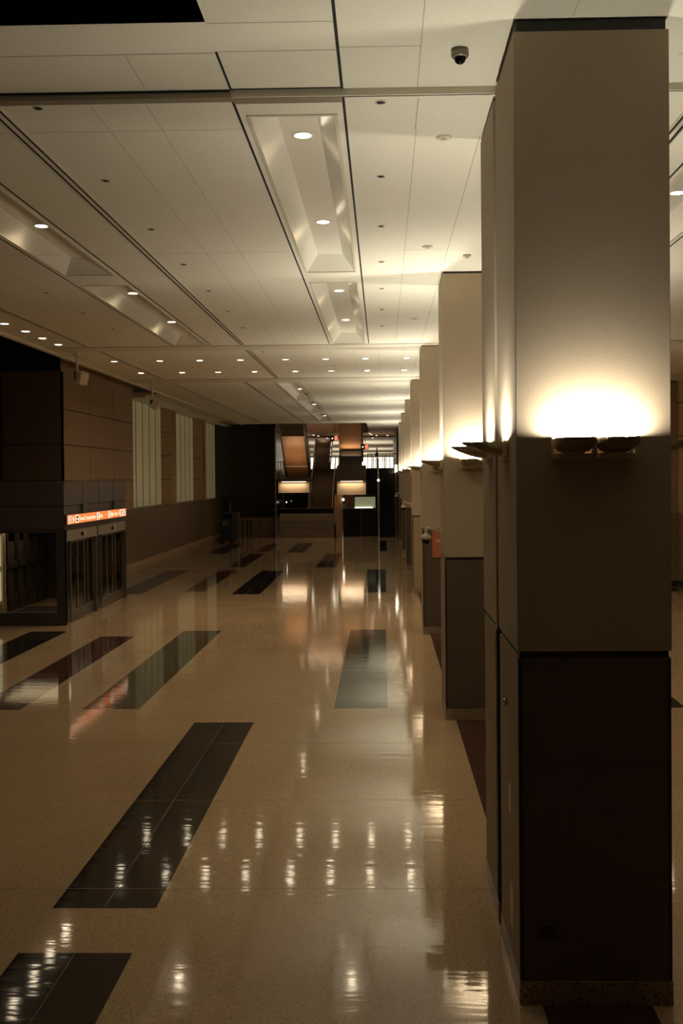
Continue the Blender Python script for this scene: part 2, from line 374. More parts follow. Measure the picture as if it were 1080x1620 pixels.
# small ceiling fittings -------------------------------------------
sp = thing('sprinkler_head', (0, 0, 0), '', '')
MB().lathe([(.0, -.012), (.02, -.012), (.024, -.004), (.04, -.004), (.04, -.0005)], (0, 0, 0), n=16).build('recess', 'sign_black', sp)
MB().lathe([(.04, -.006), (.052, -.006), (.055, -.0005), (.04, -.0005), (.04, -.006)], (0, 0, 0), n=16, caps=False).build('ring', 'trim_white', sp)
first = [True]
def sprink(x, y, label, group):
    o = sp if first[0] else copy_tree(sp); first[0] = False
    o.location = (x, y, ZC); tag(o, label, 'sprinkler', group)
for x, nm in ((.015, 'right of the middle coffers'), (-3.03, 'left of the middle coffers'), (-5.9, 'left of the left coffers')):
    for k in range(7):
        if x < -5 and k < 4: continue
        sprink(x, 8.97+2.2*k, 'tiny dark recessed ceiling fitting '+nm+', '+ORD[k]+' in its line', 'recessed fittings of the near bay')
for x, nm in ((-6.0, 'left of the far slot'), (-1.6, 'right of the far coffers'), (-.2, 'near the far columns')):
    for k in range(5): sprink(x, 37.5+4.6*k, 'tiny ceiling fitting of the far bay '+nm+', '+ORD[k]+' in its line', 'fittings of the far bay')
for k, (x, y) in enumerate(((-3.1, 26.4), (-1.4, 29.9), (-5.6, 30), (-4.4, 30.2), (-7.0, 27.0))):
    sprink(x, y, 'tiny dark ceiling fitting between the downlight rows, '+ORD[k]+' of five', 'fittings of the downlight band')
def disc(x, y, z, r, h, label, nm='ceiling_speaker', cat='ceiling speaker'):
    t = thing(nm, (x, y, z), label, cat, 'round white ceiling discs')
    MB().lathe([(r, -.0005), (r, -h), (r*.8, -h*1.5), (0, -h*1.5)], (x, y, z), n=28, caps=False).build('cover', 'trim_white', t)
    MB().lathe([(r*.45, -h*1.5), (r*.4, -h*2.2), (0, -h*2.2)], (x, y, z), n=20, caps=False).build('grille', 'bracket', t)
disc(.627, 9.92, ZC, .075, .012, 'round white disc on ceiling nearest the big column')
disc(.674, 14.6, ZC, .075, .012, 'round white disc on ceiling halfway to the second column')
disc(.70, 21.2, ZC, .075, .012, 'round white disc on ceiling past the second column')
disc(1.29, 15.2, ZC, .06, .02, 'white smoke detector on ceiling just before the second column', 'smoke_detector', 'smoke detector')
# dome camera on front ceiling
t = thing('dome_camera', (.64, 8.05, ZF), 'grey dome camera with black eye hanging from ceiling left of nearest column', 'security camera')
MB().lathe([(.0, 0), (.068, 0), (.07, -.045), (.062, -.06), (.048, -.062)], (.64, 8.05, ZF), n=32, caps=False).build('housing', 'grey_metal', t)
MB().lathe([(.048, -.058), (.046, -.075), (.036, -.098), (.02, -.110), (0, -.113)], (.64, 8.05, ZF), n=28, caps=False).build('smoked_dome', 'dome', t)

# ================================================================== COLUMNS
XA, XB = .99, 2.13
def column(y0, depth, label, double=False, near=False, light_tone=False):
    t = thing('column', ((XA+XB)/2, y0+depth/2, 0), label, 'column', 'clad columns along the hall')
    segs = [(y0, y0+depth)] if not double else [(y0, 8.72), (8.90, 10.0)]
    up = MB(); lo = MB(); pl = MB(); cr = MB(); rv = MB()
    for a, b in segs:
        zt = (ZC-.03) if not near else ZF-.035
        up.box(XA, XB, a, b, 2.645, ZC-.035)
        # groove band and cap
        rv.box(XA+.02, XB-.02, a+.02, b-.02, 0, ZF if near else ZC)
        # lower cladding: front/back panels dark, sides tan
        lo.box(XA+.035, XB-.035, a+.002, b-.002, .185, 2.595, 'lower')
        lo.box(XA+.004, XA+.03, a+.035, b-.03, .185, 2.60, 'lower_side'); lo.box(XB-.03, XB-.004, a+.035, b-.03, .185, 2.60, 'lower_side')
        pl.box(XA, XB, a-.004, b+.004, 0, .18)
        cr.box(XA+.006, XA+.035, a+.006, a+.035, .185, 2.59).box(XB-.035, XB-.006, a+.006, a+.035, .185, 2.59)
        cr.box(XA+.035, XB-.035, a-.001, a, .985, .99).box(XA+.035, XB-.035, a-.001, a, 1.79, 1.795)
    up.build('upper_panel', 'upper', t, bevel=.004); rv.build('core', 'dark_trim', t)
    if light_tone:
        lo.mats = ['lower_side' if q == 'lower' else q for q in lo.mats]
    lo.build('lower_cladding', None, t); pl.build('plinth', 'plinth', t, bevel=.006); cr.build('corner_trim', 'dark_trim', t)
    seam = MB()
    for z in (.985, 1.79): seam.box(XA+.036, XB-.036, y0, y0+.0012, z, z+.006)
    seam.build('panel_seam', 'stone_seam', t)
    return t
cols = [(7.52, 2.48), (16.38, 1.2), (25.40, 1.2), (34.30, 1.2), (43.2, 1.2), (52.1, 1.2), (61.0, 1.2)]
cl = ['huge nearest column, double with a black joint, dark ribbed base', 'second column along the hall, tan with a brown base',
      'third column, with the red sign on its base', 'fourth column along the hall, paler than its neighbours', 'fifth column, with the white camera in front of it',
      'sixth column, thin strip near the far end', 'seventh and farthest column beside the black glass doors']
col_t = []
for k, (y0, d) in enumerate(cols): col_t.append(column(y0, d, cl[k], k == 0, k == 0, k == 3))
t0 = col_t[0]
MB().box(XA+.004, XA+.03, 8.93, 9.0, .0, ZC-.05).build('edge_strip', 'bracket', t0)
sc = MB()
for k in range(12): sc.lathe([(.0, -.002), (.006, -.001), (.006, .004)], (XA+.004, 8.965, .5+k*.55), axis='x', n=8)
sc.build('screw', 'dark_trim', t0)
MB().lathe([(.028, .005), (.028, -.02), (.022, -.03), (0, -.03)], (XA, 8.2, 2.12), axis='x', n=14).build('key_switch', 'steel', t0)
MB().box(XA+.0, XA+.0045, 7.98, 8.12, 1.27, 1.5).build('cover_plate', 'bracket', t0)
MB().box(XA+.0, XA+.0045, 7.88, 8.06, .40, .72).build('cover_plate', 'bracket', t0)
g = MB().lathe([(.066, .002), (.066, -.012), (.05, -.016), (.047, -.008), (0, -.008)], (1.2, 7.522, .553), axis='y', n=32).build('round_cover', 'frame_dark', t0)

# ------------------------------------------------------------------ sconces
def sconce_proto():
    """local frame: wall at y=0, projects towards -y, top rim at z=0"""
    t = thing('wall_sconce', (0, 0, 0), '', '')
    n = 14; k = 12; L = .36; W = .148
    top = []; rings = []
    mb = MB(); V = []
    for i in range(n+1):
        u = i/n; y = -.04-(L-.04)*u; w = W*(1-u**4)**.5 if i < n else .004; w = max(w, .01); h = .105*(1-u**1.7)+.004
        ring = []
        for j in range(k+1):
            a = PI*j/k; x = w*math.copysign(abs(math.cos(a))**.55, math.cos(a)); z = -h*math.sin(a)**.7
            ring.append((x, y, z))
        rings.append(ring)
    for a, b in zip(rings, rings[1:]):
        for j in range(k): mb.face([a[j], a[j+1], b[j+1], b[j]], sm=True)
    mb.face(rings[0])
    o = mb.build('bowl', 'sconce', t)
    bm = bmesh.new(); bm.from_mesh(o.data); bmesh.ops.remove_doubles(bm, verts=bm.verts, dist=.0004); bm.to_mesh(o.data); bm.free()
    MB().box(-.15, .15, -.045, 0, -.15, -.105).box(-.155, -.135, -.045, 0, -.12, .01).box(.135, .155, -.045, 0, -.12, .01).box(-.14, .14, -.02, 0, -.13, -.06).build('wall_bracket', 'bracket', t, bevel=.006)
    mb = MB()
    mb.box(-.12, .12, -.17, -.045, -.062, -.05)
    mb.build('lamp_glass', 'glow', t)
    l = light('sconce_lamp', 'AREA', (0, 0, 0), SCONCE_W, SCONCE_COL, None, shape='RECTANGLE', size=.22, size_y=.11, rot=(PI-.2, 0, 0))
    l.parent = t; l.location = (0, -.10, -.045)
    return t
scp0 = sconce_proto(); scp = copy_tree(scp0); sf = [True]; ZS = 4.222
def sconce(x, y, rz, label, near_front=False, near=False):
    o = scp0 if sf[0] else copy_tree(scp); sf[0] = False
    if near and not near_front:
        for ch in o.children:
            if ch.type == 'LIGHT': ch.data = ch.data.copy(); ch.data.energy = 36
    if near_front:      # the two lamps facing the camera are aimed closer to the panel and are weaker
        for ch in o.children:
            if ch.type == 'LIGHT': ch.data = ch.data.copy(); ch.data.energy = 31; ch.rotation_euler = (PI-.7, 0, 0)
    o.location = (x, y, ZS); o.rotation_euler = (0, 0, rz); tag(o, label, 'wall sconce', 'uplight sconces on the columns')
cn = ['nearest', 'second', 'third', 'fourth', 'fifth', 'sixth', 'seventh']
for k, (y0, d) in enumerate(cols):
    for s, nm in ((-1, 'left'), (1, 'right')):
        sconce(1.56+s*.157, y0, 0, f'bronze uplight sconce on the front of the {cn[k]} column, {nm} of the pair', k == 0)
    ys = (8.13, 9.32) if k == 0 else (y0+.43, y0+.78)
    for j, yy in enumerate(ys):
        sconce(XA, yy, -PI/2, f'bronze uplight sconce on the hall side of the {cn[k]} column, {"nearer" if j == 0 else "farther"} one', False, k == 0)
    if k < 3:
        for j, yy in enumerate(ys):
            sconce(XB, yy, PI/2, f'bronze uplight sconce on the right side of the {cn[k]} column, {"nearer" if j == 0 else "farther"} one', False, k == 0)
    if k < 5:
        sconce(1.56, y0+d, PI, f'bronze uplight sconce on the back of the {cn[k]} column', False, k == 0)

for o in [scp]+list(scp.children): bpy.data.objects.remove(o)
# red sign on third column
t = thing('wall_sign', (1.66, 25.39, 2.3), 'red sign with cream lettering on the base of the third column', 'sign')
MB().box(1.23, 2.08, 25.36, 25.40, 1.93, 2.66).build('sign_board', 'sign_red', t, bevel=.004)
RF = Matrix.Rotation(PI/2, 4, 'X')
text('ter', .135, t, (1.325, 25.355, 2.31), RF, 'letter', 'lettering', .002, .85); text('S', .14, t, (1.415, 25.355, 2.19), RF, 'letter', 'lettering')
# wall dome cameras on the columns' hall side
def ptz(y, z, label):
    t = thing('arm_camera', (XA, y, z), label, 'security camera', 'white dome cameras on column arms')
    MB().box(XA-.03, XA, y-.06, y+.06, z-.09, z+.12).build('mount_plate', 'cam_white', t, bevel=.008)
    MB().tube([(XA-.01, y, z+.02), (XA-.12, y, z+.07), (XA-.22, y, z+.10), (XA-.265, y, z+.11), (XA-.278, y, z+.09), (XA-.28, y, z)], .026, n=10).build('arm', 'cam_white', t)
    MB().lathe([(.028, .02), (.045, 0), (.09, -.025), (.094, -.065), (.078, -.085), (.07, -.088)], (XA-.275, y, z), n=28, caps=False).build('housing', 'cam_white', t)
    MB().lathe([(.072, -.083), (.070, -.11), (.056, -.145), (.03, -.165), (0, -.17)], (XA-.275, y, z), n=24, caps=False).build('smoked_dome', 'dome', t)
ptz(16.9, 2.99, 'white dome camera on an arm, nearest one, in front of the red sign')
ptz(34.8, 2.98, 'white dome camera on an arm on the fourth column')
ptz(52.6, 3.02, 'small far white dome camera on an arm on the sixth column')

# ================================================================== LEFT WALL
XW = -11.2; XR = -11.87
w = MB()
openings = [(45.25, 53.7), (54.75, 62.8), (63.9, 71)]
w.box(XW-.9, XW, 35.06, 71.2, 0, 2.6, 'stone_low')
w.box(XW-.9, XW, 35.06, 45.25, 2.6, 7.75, 'stone')
w.box(XW-.9, XW, 53.7, 54.75, 2.6, 7.75, 'stone'); w.box(XW-.9, XW, 62.8, 63.9, 2.6, 7.75, 'stone')
w.box(XW-.9, XW+.03, 35.06, 45.2, 7.75, 8.35, 'stone')
w.box(XW-.9, XR, 45.25, 71.2, 2.6, 9.5, 'stone_low')
for z in (3.93, 5.2, 6.46): 
    w.box(XW, XW+.004, 35.0, 45.25, z-.015, z+.015, 'stone_seam')
    for a, b in openings: w.box(XR, XW-.02, b-.004, b, z-.015, z+.015, 'stone_seam')
w.box(XW, XW+.003, 38.6, 38.62, 2.6, 7.75, 'stone_seam').box(XW, XW+.003, 42.0, 42.02, 2.6, 7.75, 'stone_seam')
w.box(XW, XW+.006, 35, 71, 2.585, 2.6, 'stone_seam')
struct(w.build('wall_left'))
struct(MB().box(XW, XW+.05, 34, 71, 0, .22).build('baseboard_left', 'stone', bevel=.01))
for k, (a, b) in enumerate(openings):
    mb = MB(); y = a+.05; n = 6; p = (b-a-.1)/n
    for i in range(n):
        ya = a+.05+i*p
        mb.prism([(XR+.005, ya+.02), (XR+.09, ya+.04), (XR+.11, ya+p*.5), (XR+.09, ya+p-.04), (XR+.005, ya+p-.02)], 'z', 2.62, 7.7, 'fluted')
        mb.box(XR+.0, XR+.12, ya-.02, ya+.02, 2.62, 7.7, 'bracket')
    o = mb.build(f'window_{k+1}'); struct(o)
# soffit along left wall beyond Y 37
struct(MB().box(XW-.9, XL-.12, 45.2, 71.2, 7.75, 7.85, 'trim_white').box(XW, XW+.6, 45.2, 71, 7.62, 7.75, 'ceiling').build('soffit', 'ceiling'))
struct(MB().box(XW-.9, XL-.12, 35, 45.2, 8.7, 8.8, 'stone_low').box(XL-.5, XL-.12, 8.8, 45.2, 7.9, 8.8, 'black').box(-14.5, XL-.12, 8.8, 35, 12, 12.1, 'black').build('soffit', 'black'))
# dark return wall above vestibule, clerestory far left
wr = MB().box(-18, XW-.0, 35.05, 35.4, 0, 7.75, 'stone_low').box(-18, XW, 35.05, 35.4, 7.75, 12, 'black')
for z in (3.93, 5.2): wr.box(-18, XW, 35.04, 35.05, z-.02, z+.02, 'stone_seam')
for x in (-12.3,): wr.box(x, x+.015, 35.045, 35.05, 3.9, 7.75, 'stone_seam')
struct(wr.build('wall_return'))
mb = MB().box(-14.9, -14.8, 8, 35.05, 0, 12, 'black_gloss')
for k in range(12): mb.box(-14.8, -14.65, 12+k*2-.05, 12+k*2+.05, 0, 12, 'frame')
for z in (3.9, 5.3, 6.8, 8.2): mb.box(-14.8, -14.65, 8, 35.05, z-.05, z+.05, 'frame_dark')
struct(mb.build('wall_clerestory'))
for k, (xa, m) in enumerate(((-13.52, 'bracket'), (-13.25, 'frame_dark'))):
    t = thing('mullion_post', (xa, 34.9, 3.87), ['tan vertical post at the left edge above the entrance box', 'dark vertical post beside the tan one above the entrance box'][k], 'post')
    MB().box(xa-.08, xa+.08, 34.7, 34.9, 3.87, 7.6).build('shaft', m, t); MB().box(xa-.12, xa+.12, 34.66, 34.94, 3.87, 3.93).build('foot', 'frame_dark', t)

# ================================================================== VESTIBULE
XV = -8.63; VY0, VY1 = 27.2, 33.75
t = thing('entrance_vestibule', (-9.9, 30.5, 0), 'dark clad entrance box with sliding glass doors and glazed end, on left wall', 'entrance vestibule')
MB().box(XW-3.3, XV, VY0, VY1, 2.60, 3.87, 'clad').box(XW-3.3, XV-.02, VY0+.05, VY1-.02, 3.87, 3.89, 'clad').build('canopy', 'clad', t, bevel=.01)
js = MB()
js.box(XV, XV+.004, VY0, VY1, 3.235, 3.26)
for y in (28.94, 30.56, 32.22): js.box(XV, XV+.004, y-.012, y+.012, 2.95, 3.87)
js.box(XW-3.3, XV, VY0-.004, VY0, 3.235, 3.26)
js.build('cladding_joint', 'black', t)
# glazed end facing camera
f = MB().box(-14.4, XV, VY0, VY0+.12, 0, .36).box(XV-.22, XV, VY0-.01, VY0+.15, 0, 2.6).box(-14.4, XV, VY0, VY0+.12, 2.52, 2.6).box(-12.4, -12.3, VY0, VY0+.12, .36, 2.52)
f.build('end_frame', 'frame_dark', t)
MB().box(-14.3, XV-.22, VY0+.05, VY0+.062, .36, 2.52).build('end_glass', 'glass', t)
MB().box(-14.4, XV-.05, VY1-.12, VY1-.02, 0, 2.6).build('far_end_panel', 'frame_dark', t)
MB().box(-11.35, -11.2, VY0+.15, 29.25, .0, 2.6).box(-11.35, -11.2, 29.25, 30.9, 0, .42).box(-11.35, -11.2, 29.25, 30.9, 2.4, 2.6).box(-11.35, -11.2, 29.25, 30.9, 1.25, 1.42).box(-11.35, -11.2, 30.9, 31.05, 0, 2.6).build('outer_frame', 'frame', t) if False else None
# inner door wall towards street: lit panes
MB().box(-11.30, -11.22, 28.3, 29.42, .42, 1.28).box(-11.30, -11.22, 28.3, 29.42, 1.43, 2.35).build('lit_pane', 'vest_lit', t)
m_ = MB()
for y in (29.44, 29.62): m_.box(-11.32, -11.18, y, y+.07, 0, 2.55)
m_.build('bronze_post', 'bracket', t)
m_ = MB()
for y in (29.9, 30.8, 31.6, 32.4, 33.2): m_.box(-11.32, -11.2, y, y+.08, 0, 2.6)
m_.box(-11.32, -11.2, 29.7, 33.6, 0, .55).box(-11.32, -11.2, 29.7, 33.6, 1.3, 1.5)
m_.build('inner_frame', 'frame_dark', t)
m_ = MB()
for a, b in ((30.0, 30.7), (30.95, 31.5), (31.75, 32.3), (32.55, 33.1)): m_.box(-11.31, -11.29, a, b, .55, 1.3).box(-11.31, -11.29, a, b, 1.5, 2.1)
m_.build('dim_pane', 'clad', t)
MB().box(-9.36, -9.31, VY1-.16, VY1-.12, 1.36, 1.68).box(-9.36, -9.31, VY1-.16, VY1-.12, .55, .82).build('reflection_slit', 'daylit', t)  # glowing slits stand in for a reflection in the door glass
# door wall
fr = MB(); hd = MB(); gl = MB()
fr.box(XV-.12, XV-.01, VY0, VY1, 2.56, 2.60)
for a, b in ((27.36, 30.2), (30.42, 33.6)):
    hd.box(XV-.12, XV+.03, a, b, 2.27, 2.56)
    fr.box(XV-.12, XV, b, b+.11, 0, 2.56)
fr.box(XV-.12, XV, VY0, 27.36, 0, 2.56); fr.box(XV-.12, XV, VY1-.12, VY1, 0, 2.6)
fr.build('door_frame', 'frame', t); hd.build('door_header', 'grey_metal', t, bevel=.01)
for a, b in ((27.36, 30.2), (30.42, 33.6)):
    m_ = (a+b)/2+.05
    MB().lathe([(.055, 0), (.055, .05), (.03, .07), (0, .07)], (XV+.03, m_-.15, 2.42), axis='x', n=16).build('sensor', 'sign_black', t)
    MB().box(XV+.03, XV+.07, m_-.02, m_+.06, 2.36, 2.52).build('sensor_bracket', 'bracket', t)
    for q, (p0, p1, xo) in enumerate(((a, a+.42, -.09), (a+.42, a+1.75, -.02), (a+1.75, b, -.07))):
        lf = MB()
        lf.box(XV+xo-.04, XV+xo, p0, p0+.07, .03, 2.27).box(XV+xo-.04, XV+xo, p1-.07, p1, .03, 2.27).box(XV+xo-.04, XV+xo, p0+.07, p1-.07, .03, .33).box(XV+xo-.04, XV+xo, p0+.07, p1-.07, 2.2, 2.27)
        if q == 1: lf.box(XV+xo-.04, XV+xo, p0+.62, p0+.70, .33, 2.2)
        if q == 2: lf.box(XV+xo-.04, XV+xo, p0+.45, p0+.52, .33, 2.2)
        d = lf.build('door_leaf' if q else 'side_light', 'frame', t)
        MB().box(XV+xo-.026, XV+xo-.014, p0+.07, p1-.07, .33, 2.2).build('glass_pane', 'glass', d)
        if q == 1: MB().box(XV+xo, XV+xo+.03, p1-.12, p1-.09, .95, 1.25).build('door_handle', 'steel', d)
tag(MB().box(-11.1, -9.75, 30.1, 31.4, .0015, .012).build('floor_mat', 'rubber', origin=(-10.4, 30.7, 0)), 'black floor mat inside the glazed entrance box', 'floor mat')
light('vestibule_lamp', 'AREA', (-10.2, 30.5, 2.5), 22, (1, .85, .6), t, size=2.2)
# orange sign
t = thing('directional_sign', (-8.52, 30.2, 2.74), 'long orange lit directional sign above the entrance doors', 'sign')
SY0, SY1, SZ0, SZ1 = 27.13, 33.35, 2.745, 2.995
MB().box(-8.61, -8.525, SY0-.03, SY1+.03, SZ0-.02, SZ1+.02).build('sign_box', 'frame_dark', t)
MB().box(-8.526, -8.515, SY0, SY1, SZ0, SZ1).build('sign_face', 'orange', t)
RS = Matrix.Rotation(PI/2, 4, 'Z') @ Matrix.Rotation(PI/2, 4, 'X')
def picto(y, wd, kind):
    o = MB().box(-8.516, -8.512, y, y+wd, SZ0+.02, SZ1-.02).build('pictogram', 'sign_white', t)
    m_ = MB(); X = -8.5115
    if kind == 0:
        for j in range(4): m_.box(X, X+.002, y+wd*.25, y+wd*.75, SZ0+.04+j*.052, SZ0+.065+j*.052)
    elif kind == 1:
        m_.box(X, X+.002, y+wd*.2, y+wd*.8, SZ0+.14, SZ0+.2).box(X, X+.002, y+wd*.2, y+wd*.75, SZ0+.05, SZ0+.10)
    elif kind == 2:
        m_.box(X, X+.002, y+wd*.25, y+wd*.75, SZ0+.17, SZ0+.195).box(X, X+.002, y+wd*.25, y+wd*.75, SZ0+.12, SZ0+.145).box(X, X+.002, y+wd*.3, y+wd*.7, SZ0+.04, SZ0+.07)
    else:
        m_.prism([(y+wd*.3, SZ0+.05), (y+wd*.6, SZ0+.05), (y+wd*.5, SZ0+.12), (y+wd*.8, SZ0+.19), (y+wd*.3, SZ0+.2)], 'x', X, X+.002)
    m_.build('symbol', 'sign_black', o)
picto(27.24, .22, 0); picto(27.85, .30, 1); picto(29.95, .26, 2); picto(31.2, .26, 2); picto(32.62, .34, 3); picto(33.06, .24, 0)
ar = lambda y, s: MB().prism([(y-.10, 2.86), (y, 2.96), (y+.10, 2.86), (y+.035, 2.86), (y+.035, 2.77), (y-.035, 2.77), (y-.035, 2.86)], 'x', -8.515, -8.511).build('arrow', 'sign_white', t)
ar(27.65, 1)
MB().prism([(32.42, 2.87), (32.55, 2.95), (32.55, 2.79)], 'x', -8.515, -8.511).build('arrow', 'sign_white', t)
text('Ground Transportation', .17, t, (-8.513, 28.2, 2.81), RS, 'sign_white', 'lettering', .002, .98)
text('Exits', .17, t, (-8.513, 30.25, 2.81), RS, 'sign_white', 'lettering', .002, .98)
text('Public Transit', .17, t, (-8.513, 31.49, 2.81), RS, 'sign_white', 'lettering', .002, .85)
for y in (28.82, 32.16): 
    g = MB().box(-8.6, -8.56, y-.09, y+.09, 2.98, 3.22).build('reflection_bracket', 'green', t); MB().box(-8.62, -8.53, y-.12, y+.12, 3.2, 3.27).build('bracket_cap', 'frame', g)  # green blocks take the place of reflections above the sign

# hanging speakers
def speaker(x, y, ztop, zb, tilt, yaw, label):
    t = thing('hanging_speaker', (x, y, ztop), label, 'speaker', 'speakers hung from the left ceiling edge')
    MB().lathe([(.09, 0), (.09, -.05), (.03, -.06)], (x, y, ztop), n=16).build('ceiling_plate', 'trim_white', t)
    MB().tube([(x, y, ztop-.02), (x, y, zb+.1)], .03, n=10).build('drop_pole', 'trim_white', t)
    MB().box(x-.07, x+.02, y-.05, y+.05, zb-.1, zb+.12).build('yoke', 'frame_dark', t)
    o = MB().box(x-.13, x+.13, y-.13, y+.13, zb-.20, zb+.13).build('speaker_box', 'cam_white', t, bevel=.02)
    me = o.data; piv = Vector((0, 0, zb-ztop)); R = Matrix.Translation(piv+Vector((.12, 0, -.02))) @ Matrix.Rotation(yaw, 4, 'Z') @ Matrix.Rotation(tilt, 4, 'Y') @ Matrix.Translation(-piv)
    me.transform(R)
    b = MB().box(x+.125, x+.135, y-.10, y+.10, zb-.17, zb+.10).build('grille', 'bracket', o); b.location = (0, 0, 0); b.data.transform(Matrix.Translation(wloc(o)-wloc(t)) ); b.data.transform(R)
speaker(-7.98, 26.4, ZC, 6.68, .32, -.7, 'white box speaker hanging on a pole above the entrance doors')
speaker(-7.74, 34.0, ZC-.0, 6.5, .5, .1, 'tilted white speaker on a pole in front of the first tall window')

# ================================================================== END WALL (dark tile) and left-end things
mb = MB().box(-12, -7.1, 71, 71.3, 1.2, 9, 'dark_tile').box(-12, -7.1, 70.98, 71.3, 0, 1.2, 'stone')
for x in (-10.35, -9.5, -8.65, -7.8): mb.box(x-.012, x+.012, 70.97, 71, 0, 8, 'tile_seam')
for z in (1.2, 2.9, 4.1, 5.35, 6.6): mb.box(-11.2, -7.1, 70.97, 71, z-.012, z+.012, 'tile_seam')
mb.box(-7.15, -7.0, 66.3, 71.3, 0, 9, 'dark_tile')
struct(mb.build('wall_back'))
tag(MB().box(-7.06, -6.98, 66.2, 66.3, 0, 7.3).build('edge_post', 'steel', origin=(-7, 66.25, 0)), 'thin shiny metal edge post where the dark tiled wall ends', 'post')
for k, x in enumerate((-10.0, -9.66, -9.35, -9.09)):
    t = thing('barrier_post', (x, 69.5, 0), f'short black barrier post beside the blue machine, {ORD[k] if k else "first"} from left', 'barrier post', 'posts by the dark wall')
    MB().lathe([(.11, 0), (.11, .02), (.05, .05)], (x, 69.5, 0), n=18).build('base', 'rubber', t)
    MB().lathe([(.045, .03), (.045, 1.0), (.06, 1.0), (.06, 1.06), (0, 1.07)], (x, 69.5, 0), n=14).build('pole', 'rubber', t)
t = thing('cleaning_machine', (-9.6, 62.3, 0), 'dark blue upright cleaning machine with ochre handle by the far left wall', 'cleaning machine')
MB().prism([(61.7, .2), (62.9, .2), (63.0, 1.1), (62.7, 1.6), (62.2, 1.75), (61.75, 1.3)], 'x', -10.0, -9.25).build('body', 'blue', t, bevel=.06)
MB().box(-9.92, -9.35, 61.9, 62.6, 1.7, 1.9).build('tank_lid', 'blue', t, bevel=.05)
MB().box(-9.3, -8.9, 61.9, 62.7, .25, 1.88).build('side_bag', 'clad', t, bevel=.05)
MB().tube([(-9.42, 62.2, 1.7), (-9.40, 62.2, 2.48)], .04).build('handle', 'yellow', t)
MB().box(-9.85, -9.5, 61.68, 61.72, 1.05, 1.35).build('label_plate', 'paper', t)
MB().box(-10.2, -8.95, 61.65, 61.8, .12, .28).build('squeegee', 'rubber', t, bevel=.02)
for x in (-9.95, -9.3):
    for y in (61.95, 62.7): MB().lathe([(.0, -.04), (.14, -.04), (.15, 0), (.14, .04), (0, .04)], (x, y, .15), axis='x', n=18).build('wheel', 'rubber', t)

# ================================================================== FAR END
t = thing('stair_parapet', (-5, 66.4, 0), 'low stone parapet with dark glass top in front of the stairs', 'parapet')
MB().box(-6.78, -3.23, 66.4, 66.7, 0, 1.6).box(-3.4, -3.23, 66.7, 72, 0, 1.6).build('stone_base', 'parapet', t, bevel=.01)
MB().box(-6.75, -3.3, 66.35, 66.4, .58, .62).box(-6.75, -3.3, 66.36, 66.4, 1.09, 1.11).build('rail_line', 'steel', t)
MB().box(-6.78, -3.23, 66.5, 66.53, 1.6, 1.92).build('glass_top', 'black_gloss', t)
MB().box(-6.8, -3.2, 66.47, 66.56, 1.92, 1.96).build('top_rail', 'frame', t)
# lower flight
def flight(x0, x1, y0, y1, z0, z1, n, t):
    mb = MB(); dy = (y1-y0)/n; dz = (z1-z0)/n
    pts = [(y0, z0)]
    for i in range(n): pts += [(y0+i*dy, z0+(i+1)*dz), (y0+(i+1)*dy, z0+(i+1)*dz)]
    pts += [(y1, z1-.4), (y0, z0-.4)]
    mb.prism(pts, 'x', x0, x1)
    return mb.build('step_run', 'step', t)
def rails(x0, x1, y0, y1, z0, z1, t):
    for x in (x0, x1):
        MB().prism([(y0, z0-.3), (y1, z1-.3), (y1, z1+.75), (y0, z0+.75)], 'x', x-.02, x+.02).build('glass_balustrade', 'glass', t)
        MB().tube([(x, y0-.3, z0+.9), (x, y0, z0+.95), (x, y1, z1+.95), (x, y1+.4, z1+.95)], .04).build('handrail', 'steel', t)
        MB().prism([(y0, z0-.35), (y1, z1-.35), (y1, z1+.1), (y0, z0+.1)], 'x', x-.05, x+.05).build('stringer', 'frame', t)
t = thing('staircase', (-4.3, 68, 0), 'brown staircase climbing in two flights at the far end', 'staircase')
flight(-5.1, -3.55, 68.2, 76, .0, 4.62, 26, t); rails(-5.12, -3.5, 68.2, 76, 0.4, 4.62, t)
MB().box(-5.4, -3.4, 76, 78.2, 4.3, 4.62).build('landing', 'step', t)
flight(-5.3, -4.1, 78.2, 82.6, 4.62, 7.0, 15, t); rails(-5.32, -4.08, 78.2, 82.6, 4.7, 7.0, t)
# bridges
def bridge(x0, x1, za, zb, label):
    t = thing('bridge_slab', ((x0+x1)/2, 66.6, za), label, 'bridge', 'lit bridge fascias at the far end')
    MB().box(x0, x1, 66.4, 69.5, za, zb).build('fascia', 'fascia', t)
    MB().box(x0-.0, x1, 66.05, 69.5, zb, zb+.16).build('lip', 'brown_dark', t)
    MB().box(x0+.25, x1-.2, 66.12, 66.2, zb-.035, zb-.005).build('light_strip', 'strip', t)
    light('bridge_lamp', 'AREA', ((x0+x1)/2, 66.22, zb-.06), 15, (1, .76, .5), t, shape='RECTANGLE', size=x1-x0-.4, size_y=.06, rot=(-.25, 0, 0))
    return t
bridge(-6.86, -4.83, 2.98, 3.72, 'left glowing bridge fascia under the tan escalator')
t = bridge(-3.0, -1.10, 2.81, 3.72, 'right glowing bridge fascia with the brown box on top')
MB().box(-3.0, -1.08, 66.3, 66.6, 3.88, 4.74).build('solid_balustrade', 'brown_dark', t)
MB().box(-2.9, -1.4, 66.2, 66.6, 4.74, 4.80).box(-2.9, -1.4, 66.25, 66.5, 4.92, 4.98).build('handrail', 'frame', t)
